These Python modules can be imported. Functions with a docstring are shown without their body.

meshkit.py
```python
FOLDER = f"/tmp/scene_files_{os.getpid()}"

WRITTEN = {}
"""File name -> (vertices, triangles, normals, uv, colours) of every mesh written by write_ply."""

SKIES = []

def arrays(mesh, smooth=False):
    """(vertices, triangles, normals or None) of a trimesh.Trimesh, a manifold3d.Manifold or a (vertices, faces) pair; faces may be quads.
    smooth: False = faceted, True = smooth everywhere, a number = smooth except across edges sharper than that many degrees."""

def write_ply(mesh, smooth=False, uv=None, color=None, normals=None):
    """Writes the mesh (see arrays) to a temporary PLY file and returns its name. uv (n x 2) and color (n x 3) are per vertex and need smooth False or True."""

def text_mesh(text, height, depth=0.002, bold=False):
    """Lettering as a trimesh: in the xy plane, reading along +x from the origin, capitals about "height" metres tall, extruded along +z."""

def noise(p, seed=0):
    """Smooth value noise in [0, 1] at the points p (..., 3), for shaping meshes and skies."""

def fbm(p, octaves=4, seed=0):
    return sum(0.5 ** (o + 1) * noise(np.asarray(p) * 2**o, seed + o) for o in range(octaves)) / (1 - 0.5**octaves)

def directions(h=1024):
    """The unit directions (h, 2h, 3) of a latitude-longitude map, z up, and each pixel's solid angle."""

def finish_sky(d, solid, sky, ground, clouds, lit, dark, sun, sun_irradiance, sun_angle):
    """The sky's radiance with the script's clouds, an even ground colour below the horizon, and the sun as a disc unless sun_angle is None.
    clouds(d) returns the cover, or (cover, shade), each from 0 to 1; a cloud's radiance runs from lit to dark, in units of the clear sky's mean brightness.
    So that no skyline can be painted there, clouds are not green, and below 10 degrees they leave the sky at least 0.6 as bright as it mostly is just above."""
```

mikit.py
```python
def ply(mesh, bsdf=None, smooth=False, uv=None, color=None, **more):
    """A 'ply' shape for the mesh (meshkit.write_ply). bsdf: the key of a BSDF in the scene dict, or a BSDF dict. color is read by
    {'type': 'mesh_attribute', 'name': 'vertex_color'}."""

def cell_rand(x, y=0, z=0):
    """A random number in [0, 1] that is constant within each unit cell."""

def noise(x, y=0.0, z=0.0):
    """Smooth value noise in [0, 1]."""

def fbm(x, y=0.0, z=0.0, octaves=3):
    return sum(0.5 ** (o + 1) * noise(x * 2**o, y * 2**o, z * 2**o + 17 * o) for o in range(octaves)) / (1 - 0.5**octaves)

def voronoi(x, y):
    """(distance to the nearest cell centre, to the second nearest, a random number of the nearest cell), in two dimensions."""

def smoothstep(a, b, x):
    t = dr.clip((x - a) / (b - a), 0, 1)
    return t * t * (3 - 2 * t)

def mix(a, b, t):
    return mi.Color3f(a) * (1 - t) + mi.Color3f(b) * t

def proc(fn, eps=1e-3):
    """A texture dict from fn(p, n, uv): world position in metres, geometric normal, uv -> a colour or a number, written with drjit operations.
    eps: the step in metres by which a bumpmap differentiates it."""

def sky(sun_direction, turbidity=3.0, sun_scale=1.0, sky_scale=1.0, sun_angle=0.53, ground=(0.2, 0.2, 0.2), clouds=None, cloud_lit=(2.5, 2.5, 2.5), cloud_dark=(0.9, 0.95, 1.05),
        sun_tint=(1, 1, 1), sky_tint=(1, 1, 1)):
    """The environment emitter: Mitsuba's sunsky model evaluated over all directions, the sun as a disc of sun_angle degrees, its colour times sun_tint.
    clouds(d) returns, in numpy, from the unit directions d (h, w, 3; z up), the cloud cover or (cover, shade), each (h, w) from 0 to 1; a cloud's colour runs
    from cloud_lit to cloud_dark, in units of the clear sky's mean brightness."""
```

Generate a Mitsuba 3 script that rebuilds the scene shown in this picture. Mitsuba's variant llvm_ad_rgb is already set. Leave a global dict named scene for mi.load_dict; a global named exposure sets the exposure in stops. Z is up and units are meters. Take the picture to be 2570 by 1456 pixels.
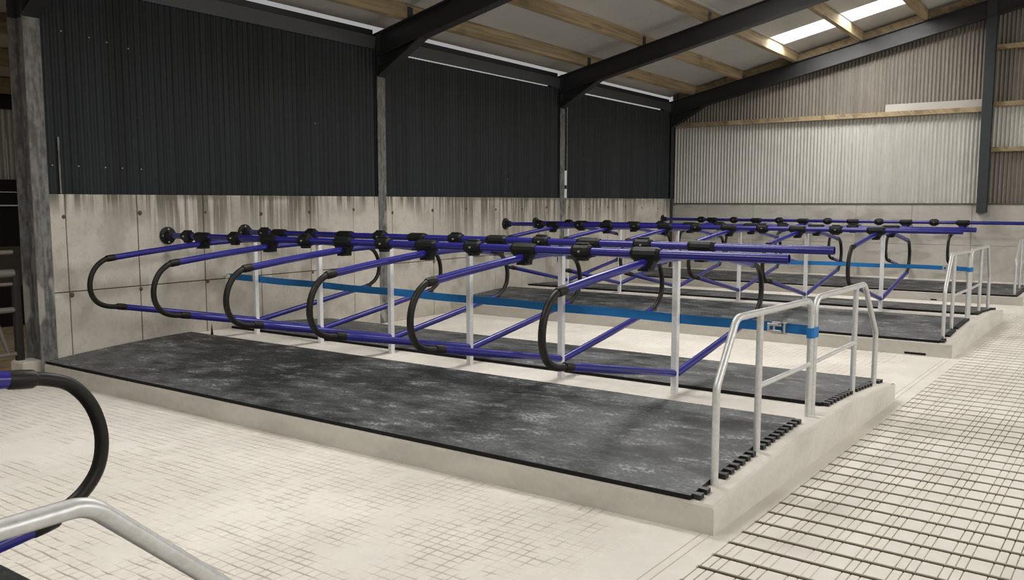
import math, random
import numpy as np
import trimesh
import drjit as dr
import mitsuba as mi
import mikit, meshkit
from mikit import proc, noise, fbm, smoothstep, mix, cell_rand

T = mi.ScalarTransform4f
rng = random.Random(7)
scene, labels = {}, {}

# ------------------------------------------------------------------ camera
# x runs out of the long side wall, y along it into the depth, z up; metres
EYE = np.array([0.0, 0.0, 1.8])
LOOK = np.array([-0.567, 0.817, -0.103])
scene['camera'] = {'type': 'perspective', 'fov': 62.15, 'fov_axis': 'x', 'near_clip': 0.05, 'far_clip': 300.0,
                   'to_world': T().look_at(origin=EYE.tolist(), target=(EYE + LOOK).tolist(), up=[0, 0, 1])}

# ------------------------------------------------------------------ light
exposure = -0.33
SKY_SCALE = 2.5
def overcast(d):
    return np.ones(d.shape[:2]), 0.35 * meshkit.fbm(d * 3.0, 3)
scene['sky'] = mikit.sky([0.35, -0.5, 0.79], turbidity=5.0, sun_scale=0.0, sky_scale=SKY_SCALE, ground=(0.32, 0.30, 0.27),
                         clouds=overcast, cloud_lit=(1.5, 1.5, 1.5), cloud_dark=(0.95, 0.97, 1.0))
ROOFLIGHT, ROOFLIGHT_SUNNY = 30.0, 60.0      # radiance of the daylight coming through the translucent sheets, shaded and sunny slope
ROOFLIGHT_TINT = (1.0, 0.98, 0.94)

# ------------------------------------------------------------------ materials
def rgb(*c):
    return {'type': 'rgb', 'value': list(c)}

def mat(key, color, rough=0.6, metal=0.0, spec=0.5, bump=None, bscale=1.0, eps=1e-3, **more):
    b = {'type': 'principled', 'base_color': color if isinstance(color, dict) else rgb(*color), 'roughness': rough, 'metallic': metal, 'specular': spec, **more}
    if bump is not None:
        b = {'type': 'bumpmap', 'arbitrary': proc(bump, eps), 'scale': bscale, 'bsdf': b}
    scene[key + '_material'] = {'type': 'twosided', 'bsdf': b}
    return key

def f_floor(p, n, uv):
    a = fbm(p.x * 1.3, p.y * 1.3, 3.0, 4)
    b = fbm(p.x * 14, p.y * 14, 9.0, 3)
    c = mix((0.60, 0.568, 0.515), (0.72, 0.688, 0.63), smoothstep(0.3, 0.7, a) * 0.6 + b * 0.4)
    d = smoothstep(0.62, 0.78, fbm(p.x * 0.8 + 31, p.y * 0.8, 5.0, 3))
    c = mix(c, (0.50, 0.47, 0.415), d * 0.5)
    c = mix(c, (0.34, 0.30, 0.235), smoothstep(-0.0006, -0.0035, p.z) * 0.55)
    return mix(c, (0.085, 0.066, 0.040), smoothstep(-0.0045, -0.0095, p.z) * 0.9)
mat('concrete_floor', proc(f_floor), 0.75, spec=0.3)

def f_bed(p, n, uv):
    a = fbm(p.x * 2.1, p.y * 2.1, p.z * 5, 4)
    b = fbm(p.x * 23, p.y * 23, p.z * 23, 3)
    c = mix((0.46, 0.435, 0.39), (0.60, 0.572, 0.52), smoothstep(0.25, 0.75, a) * 0.55 + b * 0.45)
    pit = smoothstep(0.80, 0.9, noise(p.x * 95, p.y * 95, p.z * 95))
    return mix(c, (0.33, 0.30, 0.25), pit * 0.25)
mat('concrete_bed', proc(f_bed), 0.8, spec=0.25, bump=lambda p, n, uv: fbm(p.x * 40, p.y * 40, p.z * 40, 2) * 0.002)

def f_wall(p, n, uv):
    q = p.y + p.x * 1.0
    a = fbm(q * 1.1, p.z * 1.6, 2.0, 4)
    b = fbm(q * 15, p.z * 15, 7.0, 3)
    c = mix((0.47, 0.436, 0.384), (0.63, 0.597, 0.535), smoothstep(0.25, 0.75, a) * 0.6 + b * 0.4)
    # dirt washed down from the sheets above
    run = noise(q * 17, p.z * 0.8, 1.0) * 0.36 + noise(q * 41, p.z * 1.0, 4.0) * 0.36 + noise(q * 88, p.z * 2.0, 8.0) * 0.28
    where = fbm(q * 0.75, 11.0, 3.0, 3)
    depth = 0.30 + 0.75 * smoothstep(0.34, 0.60, where)
    down = smoothstep(1.90, 1.90 - depth, p.z)
    s = smoothstep(0.36, 0.62, run) * (1 - down)
    s = dr.minimum(s + (1 - smoothstep(1.87, 1.80, p.z)) * 0.6 * smoothstep(0.4, 0.6, where), 1.0)
    c = mix(c, (0.095, 0.088, 0.068), s * 0.85)
    m = smoothstep(0.50, 0.80, fbm(q * 3.0, p.z * 3.0, 21.0, 5)) * 0.4
    sp = smoothstep(0.55, 0.80, fbm(q * 34, p.z * 26, 6.0, 4)) * 0.14
    c = mix(c, (0.20, 0.175, 0.14), sp)
    ti = smoothstep(0.16, 0.0, dr.abs(p.z - 0.87)) * smoothstep(0.45, 0.7, noise(q * 6.0, 3.0, 1.0)) * 0.45
    c = mix(c, (0.22, 0.20, 0.165), ti)
    return mix(c, (0.27, 0.245, 0.20), m)
mat('concrete_wall', proc(f_wall), 0.85, spec=0.2)
mat('tie_rust', (0.10, 0.075, 0.05), 0.9)

def f_gable(p, n, uv):
    a = fbm(p.x * 1.0, p.z * 1.6, 4.0, 4)
    b = fbm(p.x * 13, p.z * 13, 8.0, 3)
    c = mix((0.45, 0.428, 0.388), (0.58, 0.557, 0.51), smoothstep(0.25, 0.75, a) * 0.6 + b * 0.4)
    return mix(c, (0.27, 0.25, 0.20), smoothstep(0.55, 0.75, fbm(p.x * 2.5, p.z * 7, 3.0, 3)) * 0.35)
mat('concrete_gable', proc(f_gable), 0.85, spec=0.2)

def f_mat(p, n, uv):
    big = fbm(p.x * 1.1, p.y * 1.9, 1.0, 4)
    mid = fbm(p.x * 4.5, p.y * 8.0, 5.0, 4)
    drag = fbm(p.x * 7.0 + p.y * 6.0, p.y * 26 - p.x * 5.0, 9.0, 3)
    fine = fbm(p.x * 55, p.y * 70, 2.0, 3)
    dusty = smoothstep(4.85, 4.32, p.y) * smoothstep(4.2, 4.3, p.y) + smoothstep(6.3, 6.6, p.y) * 0.5
    v = smoothstep(0.38, 0.66, big * 0.50 + mid * 0.34 + drag * 0.16 + dusty * 0.09)
    c = mix((0.0125, 0.0145, 0.015), (0.062, 0.067, 0.070), v)
    grain = smoothstep(0.40, 0.72, fine * 0.55 + mid * 0.25 + drag * 0.2)
    c = mix(c, (0.15, 0.155, 0.16), grain * (0.20 + 0.35 * v))
    scuff = smoothstep(0.56, 0.74, drag * 0.5 + mid * 0.5) * smoothstep(0.40, 0.62, fine)
    c = mix(c, (0.34, 0.34, 0.335), scuff * 0.55)
    return mix((0.010, 0.010, 0.010), c, smoothstep(0.4, 0.8, dr.abs(n.z)))      # clean where it was cut
mat('rubber_mat', proc(f_mat), 0.52, spec=0.5, bump=lambda p, n, uv: noise(p.x * 130, p.y * 130, p.z * 60) * 0.0012)
mat('mat_edge', (0.008, 0.008, 0.008), 0.7, spec=0.2)

def f_dark(p, n, uv):
    q = p.y + p.x
    s = noise(q * 27, p.z * 0.5, 3.0)
    return mix((0.010, 0.0128, 0.0142), (0.020, 0.0258, 0.0282), s)
mat('dark_sheet', proc(f_dark), 0.55, spec=0.25)

def f_galv(p, n, uv):
    s = fbm(p.x * 60, p.y * 60, p.z * 60, 2)
    return mix((0.58, 0.585, 0.58), (0.76, 0.76, 0.75), s)
mat('galvanised', proc(f_galv), 0.40, metal=0.55, spec=0.5)

def f_column(p, n, uv):
    s = fbm(p.y * 46 + p.x * 46, p.z * 7.0, 1.0, 4)
    t = fbm(p.y * 23 + p.x * 23, p.z * 19, 5.0, 4)
    c = mix((0.09, 0.09, 0.086), (0.20, 0.20, 0.193), smoothstep(0.3, 0.7, s * 0.6 + t * 0.4))
    return mix(c, (0.42, 0.41, 0.36), smoothstep(0.6, 0.72, fbm(p.y * 6, p.z * 2.5, 9.0, 3)) * (1 - smoothstep(1.4, 2.1, p.z)) * 0.7)
def f_post(p, n, uv):
    s = fbm(p.x * 60, p.y * 60, p.z * 60, 2)
    return mix((0.70, 0.71, 0.72), (0.86, 0.865, 0.87), s)
mat('post_galvanised', proc(f_post), 0.42, metal=0.15, spec=0.5)
mat('column_galvanised', proc(f_column), 0.65, metal=0.15)
mat('dark_steel', (0.022, 0.024, 0.027), 0.45, spec=0.5)
mat('trough_steel', (0.055, 0.057, 0.057), 0.5, spec=0.5)
mat('blue_steel', (0.030, 0.036, 0.042), 0.5, spec=0.5)

mat('blue_paint', (0.017, 0.0155, 0.195), 0.24, spec=0.5, clearcoat=0.4, clearcoat_gloss=0.93)
mat('black_rubber', (0.010, 0.0095, 0.008), 0.45, spec=0.3)
mat('black_plastic', (0.007, 0.008, 0.0078), 0.5, spec=0.28)
mat('bolt_steel', (0.62, 0.62, 0.60), 0.35, metal=0.8)
mat('blue_webbing', (0.018, 0.16, 0.43), 0.7, spec=0.3)

def f_timber(p, n, uv):
    g = fbm(p.x * 40 + p.z * 40, p.y * 1.2, 2.0, 4)
    w = fbm(p.x * 3, p.y * 0.8, p.z * 3, 3)
    c = mix((0.25, 0.19, 0.112), (0.40, 0.315, 0.20), smoothstep(0.3, 0.7, g * 0.5 + w * 0.5))
    return mix(c, (0.15, 0.11, 0.065), smoothstep(0.68, 0.80, noise(p.x * 9, p.y * 2.3, p.z * 9)) * 0.5)
mat('timber', proc(f_timber), 0.8, spec=0.2)

def f_roof(p, n, uv):
    a = fbm(p.x * 0.8, p.y * 0.8, 2.0, 4)
    return mix((0.50, 0.495, 0.47), (0.60, 0.59, 0.56), a)
mat('roof_cement', proc(f_roof), 0.8, spec=0.2)

def sheetcol(lo, hi, k):
    def f(p, n, uv):
        s = noise(p.x * 13, p.z * 0.5, k) * 0.6 + fbm(p.x * 2, p.z * 2, k, 3) * 0.4
        return mix(lo, hi, s)
    return f
mat('pale_sheet', proc(sheetcol((0.52, 0.51, 0.47), (0.66, 0.65, 0.61), 3.0)), 0.5, metal=0.1)
mat('tan_sheet', proc(sheetcol((0.18, 0.163, 0.138), (0.26, 0.238, 0.205), 5.0)), 0.55, metal=0.1)
mat('white_board', (0.46, 0.44, 0.40), 0.7)
mat('dark_trim', (0.10, 0.095, 0.08), 0.7)
def f_dirt(p, n, uv):
    return mix((0.20, 0.15, 0.095), (0.50, 0.40, 0.27), fbm(p.x * 9, p.y * 9, 1.0, 4))
mat('straw_dirt', proc(f_dirt), 0.95, spec=0.1)
mat('old_pipe', (0.15, 0.14, 0.12), 0.6, metal=0.2)
mat('dark_boards', (0.020, 0.018, 0.016), 0.8)
mat('rooflight_sheet', (0.7, 0.69, 0.65), 0.6)

# ------------------------------------------------------------------ helpers
def ply(mesh, bsdf=None, **more):
    return mikit.ply(mesh, bsdf + '_material' if bsdf else None, **more)

def newkey(name, parent=None):
    base = (parent + '__' if parent else '') + name
    if base not in USED:
        USED.add(base); return base
    i = 1
    while f'{base}_{i:03d}' in USED: i += 1
    USED.add(f'{base}_{i:03d}')
    return f'{base}_{i:03d}'
USED = set()

def lab(key, label=None, cat=None, group=None, kind=None):
    d = {k: v for k, v in (('label', label), ('category', cat), ('group', group), ('kind', kind)) if v}
    if d: labels[key] = {**labels.get(key, {}), **d}
    return key

def thing(name, label, cat, group=None, kind=None):
    return lab(newkey(name), label, cat, group, kind)

def put(name, mesh, bsdf, parent=None, smooth=False, at=None, label=None, cat=None, group=None, kind=None):
    key = newkey(name, parent)
    d = mesh if isinstance(mesh, dict) else ply(mesh, bsdf, smooth=smooth)
    scene[key] = {**d, 'to_world': at} if at is not None else d
    lab(key, label, cat, group, kind)
    return key

def join(*ms):
    return trimesh.util.concatenate(list(ms))

def box(x0, x1, y0, y1, z0, z1, bev=0.0):
    if bev:
        P = [[x, y, z] for sx, x in ((1, x0), (-1, x1)) for sy, y in ((1, y0), (-1, y1)) for sz, z in ((1, z0), (-1, z1))]
        S = [(sx, sy, sz) for sx in (1, -1) for sy in (1, -1) for sz in (1, -1)]
        V = []
        for p, s in zip(P, S):
            for a in range(3):
                q = list(p)
                for b in range(3):
                    if b != a: q[b] += s[b] * bev
                V.append(q)
        return trimesh.convex.convex_hull(np.array(V))
    b = trimesh.creation.box(extents=[x1 - x0, y1 - y0, z1 - z0])
    b.apply_translation([(x0 + x1) / 2, (y0 + y1) / 2, (z0 + z1) / 2])
    return b

def fillet(P, r, n=6):
    """The polyline with its corners rounded at about radius r."""
    P = [np.array(p, float) for p in P]
    out = [P[0]]
    for i in range(1, len(P) - 1):
        a, b = P[i - 1] - P[i], P[i + 1] - P[i]
        la, lb = np.linalg.norm(a), np.linalg.norm(b)
        a, b = a / la, b / lb
        ang = math.acos(np.clip(a @ b, -1, 1))
        if ang > math.pi - 0.02:
            out.append(P[i]); continue
        t = min(r / math.tan(ang / 2), la * 0.48, lb * 0.48)
        A, B = P[i] + a * t, P[i] + b * t
        for k in range(n + 1):
            s = k / n
            out.append((1 - s) ** 2 * A + 2 * s * (1 - s) * P[i] + s * s * B)
    out.append(P[-1])
    return np.array(out)

def catmull(P, n=6):
    P = np.array(P, float)
    Q = np.vstack([2 * P[0] - P[1], P, 2 * P[-1] - P[-2]])
    out = []
    for i in range(1, len(Q) - 2):
        p0, p1, p2, p3 = Q[i - 1:i + 3]
        for k in range(n):
            t = k / n
            out.append(0.5 * (2 * p1 + (p2 - p0) * t + (2 * p0 - 5 * p1 + 4 * p2 - p3) * t * t + (3 * p1 - p0 - 3 * p2 + p3) * t ** 3))
    out.append(P[-1])
    return np.array(out)

def sweep(path, r, n=14, open_end=False):
    """A round tube along the path; r a number or one radius per point. open_end: the ends are hollow."""
    P = np.array(path, float)
    m = len(P)
    R = np.full(m, r) if np.isscalar(r) else np.array(r, float)
    tan = np.gradient(P, axis=0)
    tan /= np.linalg.norm(tan, axis=1, keepdims=True)
    ref = np.array([0, 0, 1.0]) if abs(tan[0][2]) < 0.9 else np.array([1.0, 0, 0])
    u = np.cross(tan[0], ref); u /= np.linalg.norm(u)
    V = []
    for i in range(m):
        u = u - tan[i] * (u @ tan[i]); u /= np.linalg.norm(u)
        w = np.cross(tan[i], u)
        a = np.arange(n) / n * 2 * math.pi
        V.append(P[i] + R[i] * (np.cos(a)[:, None] * u + np.sin(a)[:, None] * w))
    V = np.vstack(V)
    F = []
    for i in range(m - 1):
        for k in range(n):
            a, b = i * n + k, i * n + (k + 1) % n
            F += [[a, b, b + n], [a, b + n, a + n]]
    V = list(V)
    for i, s in ((0, -1), (m - 1, 1)):
        if open_end:
            inner = len(V)
            for k in range(n): V.append(P[i] + (np.array(V[i * n + k]) - P[i]) * 0.86)
            deep = len(V)
            for k in range(n): V.append(np.array(V[inner + k]) - s * tan[i] * 0.25)
            c = len(V); V.append(P[i] - s * tan[i] * 0.25)
            for k in range(n):
                k2 = (k + 1) % n
                q = [[i * n + k, i * n + k2, inner + k2], [i * n + k, inner + k2, inner + k], [inner + k, inner + k2, deep + k2], [inner + k, deep + k2, deep + k], [deep + k, deep + k2, c]]
                F += [f if s > 0 else f[::-1] for f in q]
        else:
            c = len(V); V.append(P[i])
            for k in range(n):
                f = [i * n + k, i * n + (k + 1) % n, c]
                F.append(f if s > 0 else f[::-1])
    return trimesh.Trimesh(np.array(V), np.array(F), process=False)

def loft(rings):
    """A solid through closed rings of equal size; the ends are capped by a fan."""
    n = len(rings[0]); V = np.vstack(rings); F = []
    for i in range(len(rings) - 1):
        for k in range(n):
            a, b = i * n + k, i * n + (k + 1) % n
            F += [[a, b, b + n], [a, b + n, a + n]]
    m = len(V); last = (len(rings) - 1) * n
    V = np.vstack([V, np.mean(rings[0], 0), np.mean(rings[-1], 0)])
    for k in range(n):
        F += [[(k + 1) % n, k, m], [last + k, last + (k + 1) % n, m + 1]]
    t = trimesh.Trimesh(V, np.array(F), process=False)
    if t.volume < 0: t.invert()
    return t

def prism(poly, axis, a, b):
    """The convex polygon of 2-D points extruded along the axis from a to b."""
    rings = []
    for t in (a, b):
        rings.append(np.array([np.insert(np.array(p, float), axis, t) for p in poly]))
    return loft(rings)

def corrugated(width, z0, z1, pitch=0.076, amp=0.009, seg=8, top=None):
    """A corrugated sheet in the plane of (u, z): u from 0 to width, ribs upright; returns vertices (u, depth, z) and faces. top(u): height of a sloping top edge."""
    n = max(2, int(round(width / pitch)) * seg)
    u = np.linspace(0, width, n + 1)
    d = amp * np.cos(u / pitch * 2 * math.pi)
    zt = np.array([top(x) for x in u]) if top else np.full(n + 1, z1)
    V = np.vstack([np.stack([u, d, np.full(n + 1, z0)], 1), np.stack([u, d, zt], 1)])
    F = []
    for i in range(n):
        F += [[i, i + 1, i + n + 2], [i, i + n + 2, i + n + 1]]
    return V, np.array(F)

def smoothmesh(V, F):
    return trimesh.Trimesh(V, F, process=False)

# ------------------------------------------------------------------ measures
XW = -8.74                      # face of the side wall
YG = 19.6                       # face of the gable wall
FRAMES = [4.33, 9.25, 14.31, 19.45]
PITCH = 0.228
def raf_top(x): return 4.40 + PITCH * (x + 7.95)
def raf_bot(x): return raf_top(x) - 0.335
def roof_z(x): return raf_top(x) + 0.205
RIDGE = 1.6
SK = 0.0443
def xend(y): return -1.636 + SK * (y - 4.27)     # line of the bed ends, slightly out of square
def ordinal(i): return ['first', 'second', 'third', 'fourth', 'fifth', 'sixth', 'seventh', 'eighth', 'ninth'][i]

# ------------------------------------------------------------------ floor
def groove_axis(a0, a1, centres, half):
    """Sorted coordinates and a mask of groove bottoms."""
    c = [x for x in centres if a0 + half < x < a1 - half]
    pts = {round(a0, 5): 0, round(a1, 5): 0}
    for x in c:
        pts[round(x - half, 5)] = 0; pts[round(x + half, 5)] = 0; pts[round(x, 5)] = 1
    k = sorted(pts)
    return np.array(k), np.array([pts[x] for x in k])

def flat_axis(a0, a1, centres, half, wall=0.003):
    c = [x for x in centres if a0 + half < x < a1 - half]
    pts = {round(a0, 5): 0, round(a1, 5): 0}
    for x in c:
        for e, m in ((-half, 0), (-half + wall, 1), (half - wall, 1), (half, 0)):
            pts[round(x + e, 5)] = m
    k = sorted(pts)
    return np.array(k), np.array([pts[x] for x in k])

def grooved(u, du, v, dv, z=0.0):
    """A grid with depths; du, dv: groove depths per coordinate as arrays, may be modulated afterwards."""
    U, Vv = np.meshgrid(u, v, indexing='ij')
    D = np.maximum(du[:, None] * np.ones_like(Vv), dv[None, :] * np.ones_like(U))
    n, m = U.shape
    idx = np.arange(n * m).reshape(n, m)
    q = np.stack([idx[:-1, :-1], idx[1:, :-1], idx[1:, 1:], idx[:-1, 1:]], -1).reshape(-1, 4)
    F = np.vstack([q[:, [0, 1, 2]], q[:, [0, 2, 3]]])
    return U, Vv, D, F

def stamp(u0, u1, v0, v1, us, vs, hu, hv, du, dv, place, fade=None):
    u, mu = groove_axis(u0, u1, us, hu)
    v, mv = groove_axis(v0, v1, vs, hv)
    U, V, D, F = grooved(u, mu * du, v, mv * dv)
    if fade is not None: D = D * fade(U, V)
    X, Y = place(U, V)
    return smoothmesh(np.stack([X.ravel(), Y.ravel(), -D.ravel()], 1), F)

ROT = math.atan(SK)
def skew_place(U, V):           # the main passage's slab follows the line of the bed ends
    return -1.636 + U * math.cos(ROT) + V * math.sin(ROT), 4.27 - U * math.sin(ROT) + V * math.cos(ROT)

# main passage: deep grooves across, threes of fine ones along
deep = [-0.03 + 0.1905 * k + rng.uniform(-0.006, 0.006) for k in range(-22, 62)]
fine = []
for k in range(-1, 30):
    for j in range(3):
        fine.append(0.300 + 0.1935 * k + 0.0445 * j + rng.uniform(-0.003, 0.003))
def fade_main(U, V):
    P = np.stack([U * 2.3, V * 2.3, U * 0 + 3], -1)
    n1 = meshkit.noise(P)
    n2 = meshkit.noise(np.stack([U * 9, V * 9, U * 0 + 8], -1))
    far = np.clip(1.0 - np.maximum(V - 2.0, 0) / 22.0, 0.35, 1)
    f = np.clip(0.35 + 0.9 * n1 + 0.4 * (n2 - 0.5), 0.12, 1.0) * far
    return f
def deep_and_fine():
    u, mu = flat_axis(0.092, 5.6, fine, 0.0042, 0.002)
    v, mv = flat_axis(-4.3, 11.4, deep, 0.0175, 0.003)
    U, V, D1, F = grooved(u, mu * 0.0060, v, mv * 0)
    D2 = np.ones_like(U) * (mv * 0.024)[None, :]
    n1 = meshkit.noise(np.stack([U * 0.7, np.round(V / 0.1905) * 3.7, U * 0 + 2], -1))
    edge = np.clip((U - 0.092) / 0.012, 0, 1)
    D = np.maximum(D1 * fade_main(U, V), D2 * np.clip(0.55 + 0.9 * n1, 0.45, 1.0) * edge * np.clip(1.0 - np.maximum(V - 3.0, 0) / 14, 0.45, 1))
    X, Y = skew_place(U, V)
    return smoothmesh(np.stack([X.ravel(), Y.ravel(), -D.ravel()], 1), F)
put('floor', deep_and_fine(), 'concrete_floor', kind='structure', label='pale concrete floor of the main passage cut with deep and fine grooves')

def plain_strip(u0, u1, v0, v1, us=(), h=0.004, d=0.005):
    return stamp(u0, u1, v0, v1, list(us), [], h, h, d, 0, skew_place)
put('smooth_border', plain_strip(-0.085, 0.092, -4.3, 11.4, (-0.068, -0.018)), 'concrete_floor', 'floor')
def far_floor():
    u, v = np.array([-0.085, 5.6]), np.array([11.4, 15.6])
    U, V, D, F = grooved(u, np.zeros(2), v, np.zeros(2))
    X, Y = skew_place(U, V)
    return smoothmesh(np.stack([X.ravel(), Y.ravel(), -D.ravel()], 1), F)
put('far_slab', far_floor(), 'concrete_floor', 'floor')

def passage(y0, y1, seed, cell=0.066):
    r = random.Random(seed)
    nx = int(7.2 / cell)
    us = [XW + 0.03 + cell * i + r.uniform(-0.006, 0.006) for i in range(nx)]
    vs = [y0 + 0.03 + cell * i + r.uniform(-0.006, 0.006) for i in range(int((y1 - y0) / cell))]
    u, mu = groove_axis(XW, -1.72, us, 0.007)
    v, mv = groove_axis(y0, y1, vs, 0.007)
    U, V, D, F = grooved(u, mu * 0.0066, v, mv * 0.0066)
    P = np.stack([U * 3.0, V * 3.0, U * 0 + seed], -1)
    f = np.clip(2.2 * (meshkit.fbm(P, 3) - 0.18), 0.0, 1.0) * np.clip(-0.05 + 1.5 * meshkit.noise(P * 5.3), 0.06, 1)
    f = f * np.clip((-1.85 - U) / 0.4, 0.0, 1)
    wob = 0.010 * (meshkit.noise(np.stack([U * 11, V * 11, U * 0], -1)) - 0.5)
    wob2 = 0.010 * (meshkit.noise(np.stack([U * 11, V * 11, U * 0 + 40], -1)) - 0.5)
    inner = np.clip(np.minimum(U - XW, -1.72 - U) / 0.02, 0, 1) * np.clip(np.minimum(V - y0, y1 - V) / 0.02, 0, 1)
    z = -D * f
    # stretch the slab's end to the slanting joint
    k = (U - XW) / (-1.72 - XW)
    xe = -1.636 - 0.085 * math.cos(ROT) + (V - 4.27) * SK
    X = XW + k * (xe - XW) + wob * inner
    return smoothmesh(np.stack([X.ravel(), (V + wob2 * inner).ravel(), z.ravel()], 1), F)
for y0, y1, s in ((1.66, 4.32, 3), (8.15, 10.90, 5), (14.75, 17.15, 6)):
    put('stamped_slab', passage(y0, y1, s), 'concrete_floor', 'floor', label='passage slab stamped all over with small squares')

# ------------------------------------------------------------------ side wall
lab('wall_left', 'long side wall, stained concrete below dark corrugated sheets', kind='structure'); USED.add('wall_left')
put('core', box(XW - 0.20, XW - 0.016, 4.345, YG + 0.2, -0.02, 1.875), 'tie_rust', 'wall_left')
TIES = [4.574, 5.364, 6.20, 7.02, 7.85, 8.65, 9.46, 10.41, 11.256, 12.084, 12.916, 13.75, 14.58, 15.4, 16.22, 17.04, 17.86, 18.68, 19.58]
edges = [4.33] + [t for t in TIES]
for i in range(len(edges) - 1):
    a, b = edges[i] + 0.005, edges[i + 1] - 0.005
    dx = rng.uniform(-0.003, 0.0)
    put('formwork_panel', box(XW - 0.03, XW + dx, a, b, 0.0, 0.869, 0.004), 'concrete_wall', 'wall_left')
    put('formwork_panel', box(XW - 0.03, XW + dx + rng.uniform(-0.002, 0.001), a, b, 0.878, 1.88, 0.004), 'concrete_wall', 'wall_left')
for t in TIES[:-1]:
    for z in (1.67, 0.862):
        c = trimesh.creation.cone(rng.uniform(0.020, 0.030), 0.014, sections=7)
        c.apply_transform(trimesh.transformations.rotation_matrix(math.pi / 2, [0, 1, 0]))
        c.apply_translation([XW - 0.002, t + rng.uniform(-.03, .03), z + rng.uniform(-.03, .03)])
        put('tie_hole', c, 'tie_rust', 'wall_left')

def sheet_runs(x0, x1, pitch, per=12):
    """Sheets of "per" ribs with their laps in phase: (start, width, true pitch)."""
    N = round((x1 - x0) / pitch); pt = (x1 - x0) / N
    return [(x0 + k * pt, min(per, N - k) * pt + (pt if k + per < N else 0), pt) for k in range(0, N, per)]
def dark_sheets(y0, y1, z1, z0=1.87):
    for i, (a, w, pt) in enumerate(sheet_runs(y0, y1, 0.076)):
        V, F = corrugated(w, z0 - rng.uniform(0, 0.012), z1, pitch=pt)
        V = np.stack([XW - 0.045 + V[:, 1] + 0.0012 * (i % 2), a + V[:, 0], V[:, 2]], 1)
        put('cladding_sheet', smoothmesh(V, F), 'dark_sheet', 'wall_left', smooth=True)
dark_sheets(4.36, 9.20, 4.03)
dark_sheets(9.28, 14.26, 3.975)
dark_sheets(14.555, YG + 0.1, 3.965)
put('flashing', box(XW - 0.06, XW - 0.05, 14.30, 14.57, 2.42, 4.0), 'dark_sheet', 'wall_left')
put('flashing', box(XW - 0.06, XW - 0.05, 14.30, 14.57, 2.06, 2.13), 'dark_sheet', 'wall_left')
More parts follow.
